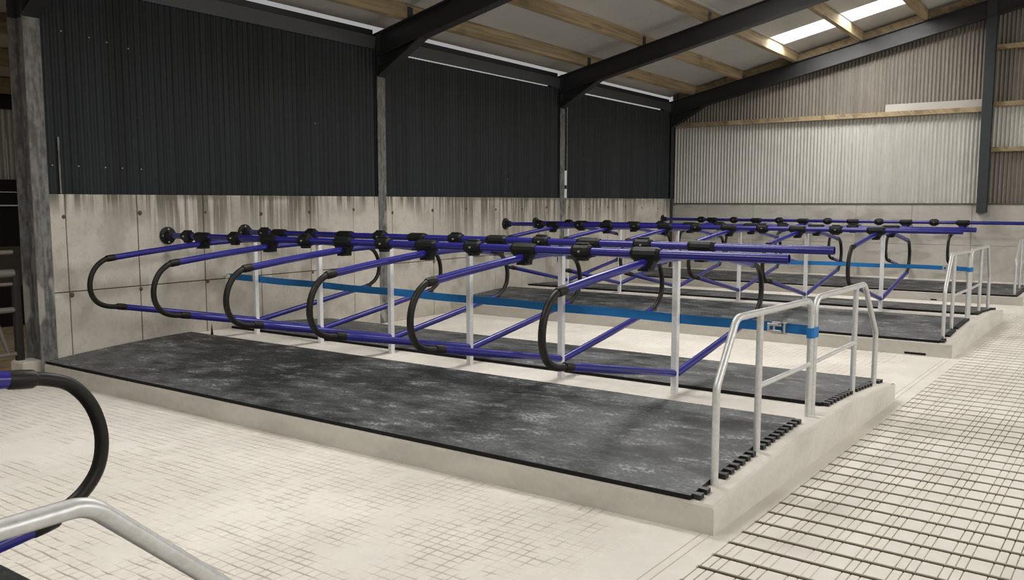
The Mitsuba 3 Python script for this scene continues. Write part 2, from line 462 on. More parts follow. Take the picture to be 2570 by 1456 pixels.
for y, z in [(4.48, 2.17), (4.75, 2.17), (5.04, 2.165), (5.23, 2.165), (5.45, 2.16), (4.64, 3.52), (4.93, 3.50), (5.12, 3.48), (5.36, 3.45), (8.0, 2.85), (12.5, 2.2)]:
    s = trimesh.creation.icosphere(1, 0.009); s.apply_translation([XW - 0.032, y, z])
    put('fixing_screw', s, 'bolt_steel', 'wall_left')

put('edge_strip', box(XW - 0.036, XW - 0.030, 4.545, 4.562, 1.885, 2.46), 'column_galvanised', 'wall_left', label='pale edge of a lapped sheet')

# eaves trough between the frames
for i, (a, b) in enumerate(((4.42, 9.16), (9.34, 14.22), (14.40, 19.35))):
    t = thing('eaves_trough', f'dark grey steel eaves trough under the roof edge, {("nearest", "middle", "farthest")[i]} of the three bays', 'gutter', 'eaves troughs along the side wall')
    lip = prism([(XW + 0.002, 4.165), (XW - 0.012, 4.165), (XW - 0.034, 4.0), (XW - 0.022, 3.99)], 1, a, b)
    flo = prism([(XW - 0.034, 3.985), (XW - 0.034, 3.995), (XW - 0.004, 3.995), (XW - 0.004, 3.985)], 1, a, b)
    put('inner_face', lip, 'trough_steel', t)
    put('rail', box(XW - 0.10, XW - 0.06, a, b, 4.11, 4.262), 'dark_steel', t)

# ------------------------------------------------------------------ gable wall
lab('wall_far', 'far gable wall, concrete below and corrugated sheets above', kind='structure'); USED.add('wall_far')
put('core', box(XW - 0.2, 12.0, YG + 0.012, YG + 0.2, -0.02, 1.735), 'concrete_gable', 'wall_far')
xs = [XW, -7.86, -6.74, -5.57, -4.447, -3.329, -2.205, -1.08, 0.05, 1.17, 2.3, 3.4]
def rounded_panel(x0, x1, z0, z1, r):
    pts = []
    for cx, cz, s in ((x1 - r, z1 - r, 0), (x0 + r, z1 - r, 1)):
        for k in range(5):
            a = (s + k / 4) * math.pi / 2
            pts.append((cx + r * math.cos(a), cz + r * math.sin(a)))
    pts += [(x0, z0), (x1, z0)]
    return prism(pts, 1, YG, YG + 0.03)
for i in range(len(xs) - 1):
    a, b = xs[i] + 0.008, xs[i + 1] - 0.008
    put('formwork_panel', rounded_panel(a, b, 0.92, 1.742, 0.06), 'concrete_gable', 'wall_far')
    put('formwork_panel', box(a - 0.004, b + 0.004, YG + 0.002, YG + 0.03, 0.0, 0.914, 0.003), 'concrete_gable', 'wall_far')

def gable_sheets(x0, x1, z0, z1, m, off=0.0, top=False):
    for i, (xa, w, pt) in enumerate(sheet_runs(x0, x1, 0.074, 13)):
        V, F = corrugated(w, z0, z1, pitch=pt, amp=0.016, top=(lambda u, xa=xa: (roof_z(min(xa + u, RIDGE)) if top else z1)))
        V = np.stack([xa + V[:, 0], YG + 0.07 + V[:, 1] + off + 0.0015 * (i % 2), V[:, 2]], 1)
        put('cladding_sheet', smoothmesh(V, F), m, 'wall_far', smooth=True)
gable_sheets(XW - 0.12, -1.95, 1.755, 3.70, 'pale_sheet')
gable_sheets(XW - 0.12, -1.95, 3.62, 9, 'tan_sheet', 0.014, top=True)
gable_sheets(-1.95, 3.4, 1.755, 2.86, 'tan_sheet', 0.014)
gable_sheets(-1.95, 3.4, 2.80, 3.75, 'pale_sheet')
gable_sheets(-1.95, 3.4, 3.70, 9, 'tan_sheet', 0.014, top=True)
put('sill_trim', box(XW, 3.4, YG - 0.01, YG + 0.05, 1.742, 1.775), 'dark_trim', 'wall_far', label='dark sill strip along the top of the concrete')
put('timber_rail', box(XW + 0.1, -2.12, YG - 0.06, YG + 0.05, 3.60, 3.70), 'timber', 'wall_far')
for z in (2.80, 3.69, 4.80):
    put('timber_rail', box(-1.93, 3.4, YG - 0.06, YG + 0.05, z, z + 0.09), 'timber', 'wall_far')
put('white_board', box(-3.95, -2.14, YG + 0.0, YG + 0.04, 3.70, 3.855), 'white_board', 'wall_far', label='white board lying on the timber rail')
for i, x in enumerate([-8.38, -8.24, -7.9, -7.72, -7.5, -7.2, -7.05, -6.2, -5.9, -5.3, -4.9, -4.2]):
    s = trimesh.creation.icosphere(1, 0.012); s.apply_translation([x, YG + 0.055, 3.44])
    put('fixing_screw', s, 'bolt_steel', 'wall_far')

# ------------------------------------------------------------------ portal frames
def isection_y(x0, x1, zf, y, w=0.165, tf=0.014, tw=0.010):
    """Column: web in the x-z plane; flanges at x0 and x1; zf = (z0, z1)."""
    return join(box(x1 - tf, x1, y - w / 2, y + w / 2, *zf), box(x0, x0 + tf, y - w / 2, y + w / 2, *zf), box(x0 + tf, x1 - tf, y - tw / 2, y + tw / 2, *zf))
def rafter_mesh(x0, x1, y, w=0.165, tf=0.016, tw=0.012):
    ms = []
    for zt, zb in ((0, -tf), (-0.335 + tf, -0.335)):
        ms.append(prism([(x0, raf_top(x0) + zb), (x1, raf_top(x1) + zb), (x1, raf_top(x1) + zt), (x0, raf_top(x0) + zt)], 1, y - w / 2, y + w / 2))
    ms.append(prism([(x0, raf_top(x0) - 0.33), (x1, raf_top(x1) - 0.33), (x1, raf_top(x1) - 0.005), (x0, raf_top(x0) - 0.005)], 1, y - tw / 2, y + tw / 2))
    return join(*ms)
CX = XW + 0.006
POSN = ['nearest, at the end of the side wall', 'second along the side wall', 'third along the side wall', 'fourth, against the far gable']
for i, y in enumerate(FRAMES):
    t = thing('portal_frame', f'dark steel portal frame with haunched rafter, {POSN[i]}', 'steel frame', 'steel portal frames of the shed')
    put('column', isection_y(CX - 0.30, CX, (0, 3.62), y), 'dark_steel' if i == 3 else 'column_galvanised', t, label=None if i == 3 else 'weathered galvanised column')
    put('column_head', isection_y(CX - 0.30, CX, (3.62, 4.22), y), 'dark_steel', t)
    put('rafter', rafter_mesh(CX - 0.30, RIDGE, y), 'dark_steel', t)
    hw = prism([(CX - 0.01, 3.62), (-7.93, raf_bot(-7.93) + 0.01), (CX - 0.01, raf_bot(CX) + 0.02)], 1, y - 0.006, y + 0.006)
    n = np.array([raf_bot(-7.93) - 3.62, 0, -( -7.93 - CX)]); n /= np.linalg.norm(n)
    hf = prism([(CX, 3.60), (-7.90, raf_bot(-7.90) - 0.005), (-7.93, raf_bot(-7.93) + 0.010), (CX, 3.63)], 1, y - 0.0825, y + 0.0825)
    put('haunch', join(hw, hf), 'dark_steel', t)
put('verge_board', prism([(-8.6, raf_top(-8.6) + 0.003), (RIDGE, raf_top(RIDGE) + 0.003), (RIDGE, roof_z(RIDGE) - 0.03), (-8.6, roof_z(-8.6) - 0.03)], 1, 19.50, 19.545), 'timber', 'wall_far', label='sloping timber board under the roof edge')
t = thing('gable_post', 'blue grey steel post standing against the far gable wall', 'steel post')
put('shaft', join(box(-2.115, -1.935, YG - 0.20, YG - 0.187, 1.60, raf_top(-2.0)), box(-2.115, -1.935, YG - 0.035, YG - 0.022, 1.60, raf_top(-2.0)), box(-2.031, -2.019, YG - 0.19, YG - 0.03, 1.60, raf_top(-2.0))), 'blue_steel', t)
put('foot_plate', box(-2.115, -1.935, YG - 0.2, YG - 0.0, 1.585, 1.605), 'dark_steel', t)

# ------------------------------------------------------------------ roof
lab('ceiling', 'grey underside of the pitched roof on timber purlins', kind='structure'); USED.add('ceiling')
RL = [(-5.75, -4.52), (-4.40, -3.32)]           # rooflights lie between the third, fourth and fifth purlins
RLY = {2: (17.45, 18.35), 1: (10.6, 11.5), 0: (5.6, 6.5), -1: (0.6, 1.5), -2: (-4.5, -3.6)}
bays = [(-2, -5.5, -0.6), (-1, -0.6, 4.33), (0, 4.33, 9.25), (1, 9.25, 14.31), (2, 14.31, 19.75)]
XE = XW - 0.235
def roof_piece(x0, x1, y0, y1, lift=0.0, th=0.012, m='roof_cement', name='roof_sheet', parent='ceiling', **kw):
    return put(name, prism([(x0, roof_z(x0) + lift), (x1, roof_z(x1) + lift), (x1, roof_z(x1) + lift + th), (x0, roof_z(x0) + lift + th)], 1, y0, y1), m, parent, **kw)
for b, y0, y1 in bays:
    ra, rb = RLY[b]
    for seg, (x0, x1) in enumerate(((XE, RL[0][0]), (RL[0][0], RL[1][1]), (RL[1][1], RIDGE))):
        if seg == 1 and b >= -1:
            spans = [(y0, ra), (rb, y1)]
        else:
            spans = [(y0, y1)]
        for a, c in spans:
            n = max(1, round((c - a) / 1.02))
            for k in range(n):
                roof_piece(x0 - (0.08 if seg else 0), x1 + (0.0), a + (c - a) * k / n, a + (c - a) * (k + 1) / n + 0.03, lift=0.0012 * (k % 2) + 0.012 * seg)
PX = [-8.20, -7.06, -5.82, -4.46, -3.22, -1.97, -0.72, 0.53]
for b, y0, y1 in bays[1:]:
    for x in PX:
        z = raf_top(x)
        a, c = (y0 + 0.004, min(y1, YG + 0.1) - 0.004)
        pm = prism([(x - 0.0375, raf_top(x - 0.0375) + 0.002), (x + 0.0375, raf_top(x + 0.0375) + 0.002), (x + 0.0375, roof_z(x + 0.0375) - 0.002), (x - 0.0375, roof_z(x - 0.0375) - 0.002)], 1, a, c)
        put('purlin', pm, 'timber', 'ceiling')
        if b in (1, 2):
            cl = box(x + 0.04, x + 0.05, y0 - 0.05, y0 + 0.05, z + 0.012, z + 0.17)
            put('cleat', cl, 'dark_steel', 'ceiling')
EMIT, EMIT_SUNNY = ({'type': 'area', 'radiance': rgb(*[e * c for c in ROOFLIGHT_TINT])} for e in (ROOFLIGHT, ROOFLIGHT_SUNNY))
def rooflight(b, label, xs=RL, mirror=False):
    t = thing('rooflight', label, 'skylight')
    ra, rb = RLY[b]
    for x0, x1 in xs:
        zs = [roof_z(2 * RIDGE - x if mirror else x) + 0.004 for x in (x0, x1)]
        V = [(x0, ra, zs[0]), (x1, ra, zs[1]), (x1, rb, zs[1]), (x0, rb, zs[0])]
        m = trimesh.Trimesh(V, [[0, 2, 1], [0, 3, 2]], process=False)
        if m.face_normals[0][2] > 0: m.invert()
        d = ply(m, 'rooflight_sheet'); d['emitter'] = EMIT_SUNNY if mirror else EMIT
        put('panel', d, None, t)
rooflight(2, 'bright translucent rooflight of two panels split by a purlin, before the far gable')
for b, w in ((1, 'above the middle bed'), (0, 'above the front bed'), (-1, 'above the nearest bed')):
    rooflight(b, f'translucent rooflight in the roof {w}, outside the view')
# the other slope, past the ridge
XR = 2 * RIDGE - XE
RLM = [(2 * RIDGE - b, 2 * RIDGE - a) for a, b in RL]
for b, y0, y1 in bays:
    ra, rb = RLY[b]
    for x0, x1, sp in ((RIDGE, RLM[1][0], [(y0, y1)]), (RLM[1][0], RLM[0][1], [(y0, ra), (rb, y1)]), (RLM[0][1], XR, [(y0, y1)])):
        for a, c in sp:
            za, zb = roof_z(2 * RIDGE - x0), roof_z(2 * RIDGE - x1)
            put('roof_sheet', prism([(x0, za), (x1, zb), (x1, zb + 0.012), (x0, za + 0.012)], 1, a, c), 'roof_cement', 'ceiling')
    rooflight(b, f'translucent rooflight on the opposite slope, {("in the far bay", "in the fourth bay", "in the third bay", "in the second bay", "in the nearest bay")[2 - b]}', RLM, True)
put('wall_right', box(11.9, 12.1, -5.5, YG + 0.2, -0.02, 1.3), 'concrete_wall', kind='structure', label='concrete wall on the far right side of the shed')
put('wall_near', join(box(-9.1, 12.1, -5.75, -5.55, -0.02, 2.0), box(-9.1, 12.1, -5.75, -5.7, 2.0, 6.9)), 'concrete_wall', kind='structure', label='wall behind the camera')
put('ground', smoothmesh(np.array([[3.9, -60, -0.03], [60, -60, -0.03], [60, 60, -0.03], [3.9, 60, -0.03]]), np.array([[0, 1, 2], [0, 2, 3]])), 'concrete_floor', 'floor')
put('near_slab', smoothmesh(np.array([[-8.9, -7.5, -0.02], [3.9, -7.5, -0.02], [3.9, 1.7, -0.02], [-8.9, 1.7, -0.02]]), np.array([[0, 1, 2], [0, 2, 3]])), 'concrete_floor', 'floor')

# ------------------------------------------------------------------ raised beds and mats
class Bed: pass
def profile(y0, y1, crown, edge, single=False):
    yc = (y0 + y1) / 2
    def z(y):
        if single: return edge + (crown - edge) * min(1.0, max(0.0, (y - y0) / (y1 - y0)))
        return edge + (crown - edge) * (1 - ((y - yc) / (yc - y0)) ** 2)
    return z
def make_bed(name, y0, y1, label, crown=0.26, edge=0.165, single=False):
    B = Bed(); B.y0, B.y1, B.yc = y0, y1, (y0 + y1) / 2
    B.z = profile(y0, y1, crown, edge, single)
    ys = np.linspace(y0 + 0.012, y1 - 0.012, 22)
    poly = [(y0, -0.02), (y0, B.z(y0) - 0.012)] + [(y, B.z(y)) for y in ys] + [(y1, B.z(y1) - 0.012), (y1, -0.02)]
    poly = np.array(poly)
    rings = [np.array([[XW, y, z] for y, z in poly])]
    for k in range(1, 13):          # a slightly hand-laid edge
        f = k / 13
        rings.append(np.array([[XW + f * (xend(y) - 0.014 - XW), y, z + (0.004 * (meshkit.noise([f * 9, y * 2, 1.0]) - 0.5) if z > 0 else 0)] for y, z in poly]))
    rings.append(np.array([[xend(y) - 0.012, y, z] for y, z in poly]))
    rings.append(np.array([[xend(y), y, z - (0.012 if z > 0 else 0)] for y, z in poly]))
    B.key = put(name, loft(rings), 'concrete_bed', smooth=35, label=label, cat='raised bed', group='raised concrete beds of cubicles')
    return B
FEET = (4.54, 5.175, 7.92, 7.26, 11.12, 11.62, 14.34, 13.55)
def make_mat(B, ya, yb, label, x0=XW + 0.02, teeth=True):
    """A rubber mat on the bed between ya and yb; its end towards the passage is cut in dovetails."""
    th = 0.028
    ys = list(np.linspace(ya, yb, 8))
    pit = 0.082; n = int((yb - ya) / pit)
    body_end = lambda y: xend(y) - 0.143
    rings = []
    for f in np.linspace(0, 1, 16):
        top = [[x0 + f * (body_end(y) - x0), y, B.z(y) + th + 0.0035 * (meshkit.noise([f * 14, y * 3, 4.0]) - 0.5)] for y in ys]
        bot = [[x0 + f * (body_end(y) - x0), y, B.z(y) + 0.001] for y in ys[::-1]]
        rings.append(np.array(top + bot))
    body = loft(rings)
    key = newkey('rubber_mat'); lab(key, label, 'rubber mat', 'black rubber cubicle mats')
    parts = [body]
    for i in range(n):
        y = ya + (i + 0.5) * (yb - ya) / n
        if any(abs(y - f) < 0.062 for f in FEET): continue      # left out round the feet of the hoops
        w0, w1 = 0.018, 0.027
        x = body_end(y); z = B.z(y)
        poly = [(x - 0.01, y - w0), (x + 0.050, y - w1), (x + 0.050, y + w1), (x - 0.01, y + w0)]
        parts.append(prism(poly, 2, z + 0.001, z + th))
    scene[key] = ply(join(*parts), 'rubber_mat', smooth=False)
    lip = []
    for y in (ya, yb):
        lip.append(box(x0, body_end(y) - 0.002, y - 0.003, y + 0.003, B.z(y) + 0.0005, B.z(y) + th - 0.004))
    put('cut_edge', join(*lip), 'mat_edge', key, label='clean black cut edge')
    return key

bed1 = make_bed('raised_bed', 4.27, 8.20, 'long raised concrete bed in front, carrying the large black mat and six blue dividers')
bed2 = make_bed('raised_bed', 10.84, 14.78, 'middle raised concrete bed, its crowned end kerb beside the pair of far hoops')
bed3 = make_bed('raised_bed', 17.10, YG, 'last raised concrete bed along the far gable wall', crown=0.20, edge=0.15, single=True)
bed0 = make_bed('raised_bed', -2.22, 1.70, 'nearest raised concrete bed, only a corner showing at the lower left')
make_mat(bed1, 4.285, 5.96, 'large black scuffed rubber mat on the near half of the front bed')
make_mat(bed1, 6.53, 8.16, 'black rubber mat on the rear half of the front bed, behind the posts')
make_mat(bed2, 10.86, 12.50, 'grey scuffed rubber mat on the near half of the middle bed')
make_mat(bed2, 13.10, 14.74, 'black rubber mat on the rear half of the middle bed')
make_mat(bed3, 17.12, 18.95, 'black rubber mat on the last bed along the far gable wall')
make_mat(bed0, -0.04, 1.688, 'black rubber mat corner at the bottom left edge of the view')
for B, yy, w in ((bed2, 10.838, (-1.62, -1.85)), (bed3, 17.098, (-2.42, -2.52))):
    put('drain_slot', box(w[1], w[0], yy - 0.004, yy + 0.02, 0.012, 0.034), 'mat_edge', B.key, label='small black slot at the foot of the kerb')

# ------------------------------------------------------------------ cubicle dividers
TUBE = 0.030
def collar(p, d, r=0.0335, l=0.10):
    d = np.array(d, float) / np.linalg.norm(d)
    a = np.array(p, float)
    pts = [a - d * l * .5, a - d * l * .38, a, a + d * l * .38, a + d * l * .5]
    return sweep(pts, [r * .84, r * .97, r * 1.0, r * .97, r * .78], 14)
LOOPS = {-1: [(-1.75, 1.246), (-1.82, 1.230), (-1.90, 1.172), (-1.955, 1.085), (-1.975, 0.985), (-1.958, 0.890), (-1.90, 0.812), (-1.80, 0.768), (-1.66, 0.750)],
         1: [(1.79, 1.200), (1.87, 1.188), (1.96, 1.150), (2.03, 1.062), (2.062, 0.945), (2.045, 0.832), (1.985, 0.752), (1.90, 0.702), (1.84, 0.676)]}
def half_loop(s, yc, dz=0.0):
    """The rubber loop between the tube ends, s = -1 towards the viewer or +1 away."""
    return catmull([(0, yc + y, z + dz) for y, z in LOOPS[s]], 5)
def divider_parts(B, yc, post_top=1.335, near=True, far=True, end_y=None, dz=0.0):
    """Meshes of one divider about x = 0, as (name, ply dict, label)."""
    zb = B.z(yc)
    out = []
    w = 0.025
    if end_y is None:
        out.append(('post', ply(box(-w, w, yc - w, yc + w, zb - 0.01, post_top, 0.004), 'post_galvanised'), 'pale galvanised square post'))
    top = []
    if near: top += [(yc - 1.74, 1.247), (yc - 1.25, 1.298), (yc - 0.60, 1.352)]
    top += [(yc, 1.366)]
    if far: top += [(yc + 0.60, 1.340), (yc + 1.25, 1.268), (yc + 1.78, 1.202)]
    if end_y is not None: top = [t for t in top if t[0] < end_y - 0.2] + [(end_y, 1.355)]
    top = [(0, y, z + dz) for y, z in top]
    out.append(('upper_tube', ply(sweep(catmull(top, 5), TUBE, 16), 'blue_paint', smooth=40), None))
    sides = ([-1] if near else []) + ([1] if far else [])
    for s in sides:
        if s < 0:
            t, b = (yc - 1.75, 1.246 + dz), (yc - 1.66, 0.750 + dz)
            root = (yc - w, 0.435) if end_y is None else (end_y, 0.42)
        else:
            t, b = (yc + 1.79, 1.200), (yc + 1.84, 0.676)
            root = (yc + w, 0.42)
        out.append(('lower_tube', ply(sweep([(0, *root), (0, (root[0] + b[0]) / 2, (root[1] + b[1]) / 2 + dz / 2), (0, *b)], TUBE, 16), 'blue_paint', smooth=40), None))
        out.append(('rubber_loop', ply(sweep(half_loop(s, yc, dz), 0.0245, 14), 'black_rubber', smooth=40), 'black flexible rubber loop'))
        for p, q in ((t, (0, 1, -0.12 * s)), (b, (0, 0.98, 0.17 * s))):
            out.append(('sleeve', ply(collar((0, *p), q), 'black_rubber', smooth=40), 'black sleeve'))
    return out
def dividers(parts, xs, where, group, name='cubicle_divider', shift=None):
    for i, x in enumerate(xs):
        lbl = f'blue tubular stall divider with black loops, {ordinal(i)} from the hoops on the {where}'
        t = thing(name, lbl, 'stall divider', group)
        dy = shift(x) if shift else 0.0
        for nm, d, l in parts:
            put(nm, d, None, t, at=T().translate([x, dy, 0]), label=l)

Y1, Y2 = 6.27, 12.86
X1 = [-2.76, -3.845, -4.875, -5.905, -6.975, -8.085]
dividers(divider_parts(bed1, Y1), X1, 'front bed', 'dividers on the front bed', shift=lambda x: 0.025 * (-2.76 - x))
X2 = [-2.54, -3.60, -4.62, -5.66, -6.70, -7.74]
dividers(divider_parts(bed2, Y2), X2, 'middle bed', 'dividers on the middle bed')
X3 = [-2.28, -3.32, -4.36, -5.40, -6.44, -7.48]
dividers(divider_parts(bed3, 19.06, far=False, end_y=YG - 0.02, dz=-0.06), X3, 'last bed', 'dividers on the last bed')
# nearest divider, cut by the left edge of the photograph
t = thing('cubicle_divider', 'blue tube and black rubber loop close up at the left edge of the view', 'stall divider')
Y0 = -0.41
for nm, d, l in divider_parts(bed0, Y0, near=True):
    put(nm, d, None, t, at=T().translate([-2.99, 0, 0]), label=l)

# ------------------------------------------------------------------ neck rails
def hullmesh(P): return trimesh.convex.convex_hull(np.array(P, float))
def ring(cx, cy, cz, ry, rz, n=12):
    return [(cx, cy + ry * math.cos(2 * math.pi * k / n), cz + rz * math.sin(2 * math.pi * k / n)) for k in range(n)]
def clamp_mesh():
    a = hullmesh(ring(-0.10, 0, 0, 0.038, 0.040) + ring(-0.075, 0, -0.004, 0.052, 0.054) + ring(0.075, 0, -0.004, 0.052, 0.054) + ring(0.10, 0, 0, 0.038, 0.040))
    b = hullmesh([(sx * 0.085, sy * 0.042, -0.02) for sx in (-1, 1) for sy in (-1, 1)] + [(sx * 0.046, sy * 0.040, -0.085) for sx in (-1, 1) for sy in (-1, 1)] + [(sx * 0.040, sy * 0.030, -0.112) for sx in (-1, 1) for sy in (-1, 1)])
    c = hullmesh([(sx * 0.036, sy * 0.05, z) for sx in (-1, 1) for sy in (-1, 1) for z in (-0.07, -0.128)])
    return join(a, b, c)
def coupling_mesh():
    a = hullmesh(ring(-0.062, 0, 0, 0.040, 0.042) + ring(-0.045, 0, 0, 0.050, 0.052) + ring(0.045, 0, 0, 0.050, 0.052) + ring(0.062, 0, 0, 0.040, 0.042))
    b = box(-0.032, 0.032, -0.03, 0.03, -0.068, -0.03, 0.006)
    c = box(-0.04, 0.04, -0.022, 0.022, 0.03, 0.062, 0.006)
    return join(a, b, c)
def stretched(m, k):
    m.apply_transform(np.diag([*k, 1.0])); return m
CLAMP, COUP = ply(stretched(clamp_mesh(), (1.18, 1.05, 1.0)), 'black_plastic', smooth=25), ply(stretched(coupling_mesh(), (1.35, 1.08, 1.08)), 'black_plastic', smooth=25)
def bolt_mesh():
    s = trimesh.creation.cylinder(0.010, 0.012, sections=6)
    s.apply_transform(trimesh.transformations.rotation_matrix(math.pi / 2, [1, 0, 0]))
    return s
BOLT = ply(bolt_mesh(), 'bolt_steel')
def flange_mesh():
    rings = []
    for x, r in ((0, 0.098), (0.018, 0.098), (0.026, 0.088), (0.030, 0.058), (0.11, 0.050), (0.115, 0.036)):
        rings.append(np.array(ring(x, 0, 0, r, r, 24)))
    return loft(rings)
FLANGE = ply(flange_mesh(), 'black_plastic', smooth=35)
def neck_rail(y, z, x1, xs, label, r=0.033, mids=True, shift=None, clamps=True):
    t = thing('neck_rail', label, 'rail', 'blue neck rails')
    put('tube', sweep([(XW + 0.02, y, z), (x1 - 0.02, y, z), (x1, y, z)], r, 18, open_end=True), 'blue_paint', t, smooth=40)
    f = put('wall_flange', FLANGE, None, t, at=T().translate([XW + 0.001, y, z]), label='black round flange bolted to the wall')
    for k in range(4):
        a = math.pi / 4 + k * math.pi / 2 + math.pi / 4
        s = trimesh.creation.cylinder(0.011, 0.012, sections=6)
        s.apply_transform(trimesh.transformations.rotation_matrix(math.pi / 2, [0, 1, 0]))
        s.apply_translation([XW + 0.024, y + 0.072 * math.cos(a), z + 0.072 * math.sin(a)])
        put('bolt', s, 'bolt_steel', f)
    for x in xs:
        put('clamp', CLAMP, None, t, at=T().translate([x, y, z]), label='black cast clamp')
    mid = [(a + b) / 2 for a, b in zip(xs[:-1], xs[1:])] + [xs[-1] - 0.27]
    for x in mid:
        c = put('coupling', COUP, None, t, at=T().translate([x, y, z]), label='black pipe coupling')
        put('bolt', BOLT, None, c, at=T().translate([x, y - 0.058, z]))
neck_rail(5.716, 1.421, -1.711, X1, 'blue neck rail along the near side of the front bed, closest to the viewer')
neck_rail(6.775, 1.428, -1.685, X1, 'blue neck rail along the rear side of the front bed')
neck_rail(12.385, 1.415, -1.485, X2, 'blue neck rail along the near side of the middle bed')
neck_rail(13.36, 1.415, -1.44, X2, 'blue neck rail along the rear side of the middle bed')
neck_rail(18.95, 1.392, -0.35, X3 + [], 'dark blue neck rail over the last bed along the gable, running out of view')

# ------------------------------------------------------------------ hoop barriers at the bed ends
HR = 0.0225
def hoop(B, foot, inner, bend, drop, label, off=0.088, ztop=1.125, zk=0.755, mid=True, x_fix=None, group='galvanised hoops at the bed ends', zlow=None, topfall=0.02):
    """foot: y of the sloping leg, inner: y of the straight leg at the bed's middle, bend: y where the sloping leg meets the top, drop: y of the inner post."""
    t = thing('hoop_barrier', label, 'barrier', group)
    X = (lambda y: x_fix) if x_fix is not None else (lambda y: xend(y) - off)
    P = [(foot, B.z(foot) - 0.005), (foot, zk), (bend, ztop), (inner, ztop - topfall), (inner, B.z(inner) - 0.005)]
    P = [(X(y), y, z) for y, z in P]
    put('bent_tube', sweep(fillet(P, 0.11, 7), HR, 14), 'galvanised', t, smooth=40)
    put('upright', sweep([(X(drop), drop, B.z(drop) - 0.005), (X(drop), drop, 0.6), (X(drop), drop, ztop - 0.01)], HR * 0.95, 14), 'galvanised', t, smooth=40)
    if mid:
        put('cross_tube', sweep([(X(drop), drop, 0.652), (X((drop + inner) / 2), (drop + inner) / 2, 0.648), (X(inner), inner, 0.645)], 0.0165, 12), 'galvanised', t, smooth=40)
    return t
hoop(bed1, 4.54, 6.150, 4.80, 5.175, 'galvanised hoop at the front bed end, nearer half, by the large mat corner', off=0.118)
hoop(bed1, 7.92, 6.235, 7.50, 7.26, 'galvanised hoop at the front bed end, farther half', zk=0.66, ztop=1.115, topfall=0.0, off=0.118)
hoop(bed2, 11.12, 12.64, 11.42, 11.62, 'galvanised hoop at the middle bed end, nearer half', ztop=1.175, off=0.155)
hoop(bed2, 14.34, 12.74, 14.06, 13.55, 'galvanised hoop at the middle bed end, farther half', zk=0.70, ztop=1.165, topfall=0.0, off=0.15)
hoop(bed3, 17.28, 19.3, 18.0, 18.3, 'galvanised hoop at the last bed end, cut by the right edge of the view', x_fix=-1.215, ztop=1.10)
hoop(bed0, 1.47, -0.36, 0.96, 0.55, 'thick galvanised hoop close up at the bottom left of the view', x_fix=-1.81, ztop=1.135, zk=0.66, group=None, topfall=0.0)

# ------------------------------------------------------------------ straps
def strap(path, legs, label, wide=0.072, buckle=0.26):
    """path: corner points of the band; legs: (x, y) of the two tubes it is wrapped round at its end."""
    P = np.array(path, float)
    seg = np.r_[0, np.cumsum(np.linalg.norm(np.diff(P, axis=0), axis=1))]
    ts = np.unique(np.r_[np.linspace(0, seg[-1], 56), seg])
    C = np.stack([np.interp(ts, seg, P[:, k]) for k in range(3)], 1)
    rings = []
    for c, t in zip(C, ts):
        tw = 0.008 * math.sin(t * 2.6) * min(1.0, 3 * (seg[-1] - t) / seg[-1])
        zz = c[2] + 0.003 * math.sin(t * 5)
        rings.append(np.array([(c[0], c[1] + d + q * tw, zz + q * wide / 2) for q, d in ((-1, -0.0015), (-1, 0.0015), (1, 0.0015), (1, -0.0015))]))
    t = thing('webbing_strap', label, 'strap', 'blue straps through the dividers')
    put('band', loft(rings), 'blue_webbing', t)
    y, z0 = P[0][1], P[0][2]
    put('eye_bolt', join(sweep([(XW + 0.0, y, z0), (XW + 0.045, y, z0)], 0.009, 8), sweep(np.array([(XW + 0.075 + 0.034 * math.cos(a), y, z0 + 0.034 * math.sin(a)) for a in np.linspace(0, 2 * math.pi, 18)]), 0.007, 8)), 'bolt_steel', t, smooth=40, label='bright steel eye bolt in the wall')
    tb = seg[-1] - buckle
    xb, yb, zb = (np.interp(tb, seg, P[:, k]) for k in range(3))
    side = [box(xb - 0.055, xb + 0.055, yb - 0.030, yb - 0.004, zb + q * 0.040 - 0.003, zb + q * 0.040 + 0.003, 0.001) for q in (-1, 1)]
    rods = [sweep([(xb + dx, yb - 0.016, zb - 0.045), (xb + dx, yb - 0.016, zb + 0.045)], r, 8) for dx, r in ((-0.040, 0.010), (0.035, 0.012))]
    lever = [box(xb - 0.075, xb + 0.02, yb - 0.040, yb - 0.032, zb - 0.034, zb - 0.014, 0.002), box(xb - 0.075, xb + 0.02, yb - 0.040, yb - 0.032, zb + 0.014, zb + 0.034, 0.002), box(xb - 0.085, xb - 0.068, yb - 0.044, yb - 0.030, zb - 0.036, zb + 0.036, 0.003),
             sweep([(xb + 0.0, yb - 0.04, zb + 0.03), (xb + 0.04, yb - 0.05, zb + 0.058), (xb + 0.085, yb - 0.035, zb + 0.050)], 0.006, 8)]
    put('ratchet_buckle', join(*side, *rods, *lever), 'bolt_steel', t, smooth=30, label='bright steel ratchet buckle')
    zl = P[-1][2]
    pts = [(x + 0.030 * math.cos(a), yy + 0.030 * math.sin(a), z) for x, yy in legs for a in np.linspace(0, 2 * math.pi, 13)[:-1] for z in (zl - wide / 2, zl + wide / 2)]
    put('end_wrap', trimesh.convex.convex_hull(np.array(pts)), 'blue_webbing', t)
def leg(y, off): return (xend(y) - off, y)
strap([(XW + 0.10, 6.46, 0.905), (-5.4, 6.372, 0.882), (-2.74, 6.300, 0.873), (leg(6.235, .118)[0], 6.262, 0.870)], [leg(6.150, .118), leg(6.235, .118)], 'blue webbing strap running through the front bed dividers, ratchet buckle at its end')
strap([(XW + 0.10, 12.90, 0.905), (-5.0, 12.90, 0.885), (-2.54, 12.892, 0.905), (leg(12.74, .15)[0], 12.765, 0.910)], [leg(12.64, .155), leg(12.74, .15)], 'blue webbing strap running through the middle bed dividers', wide=0.056)

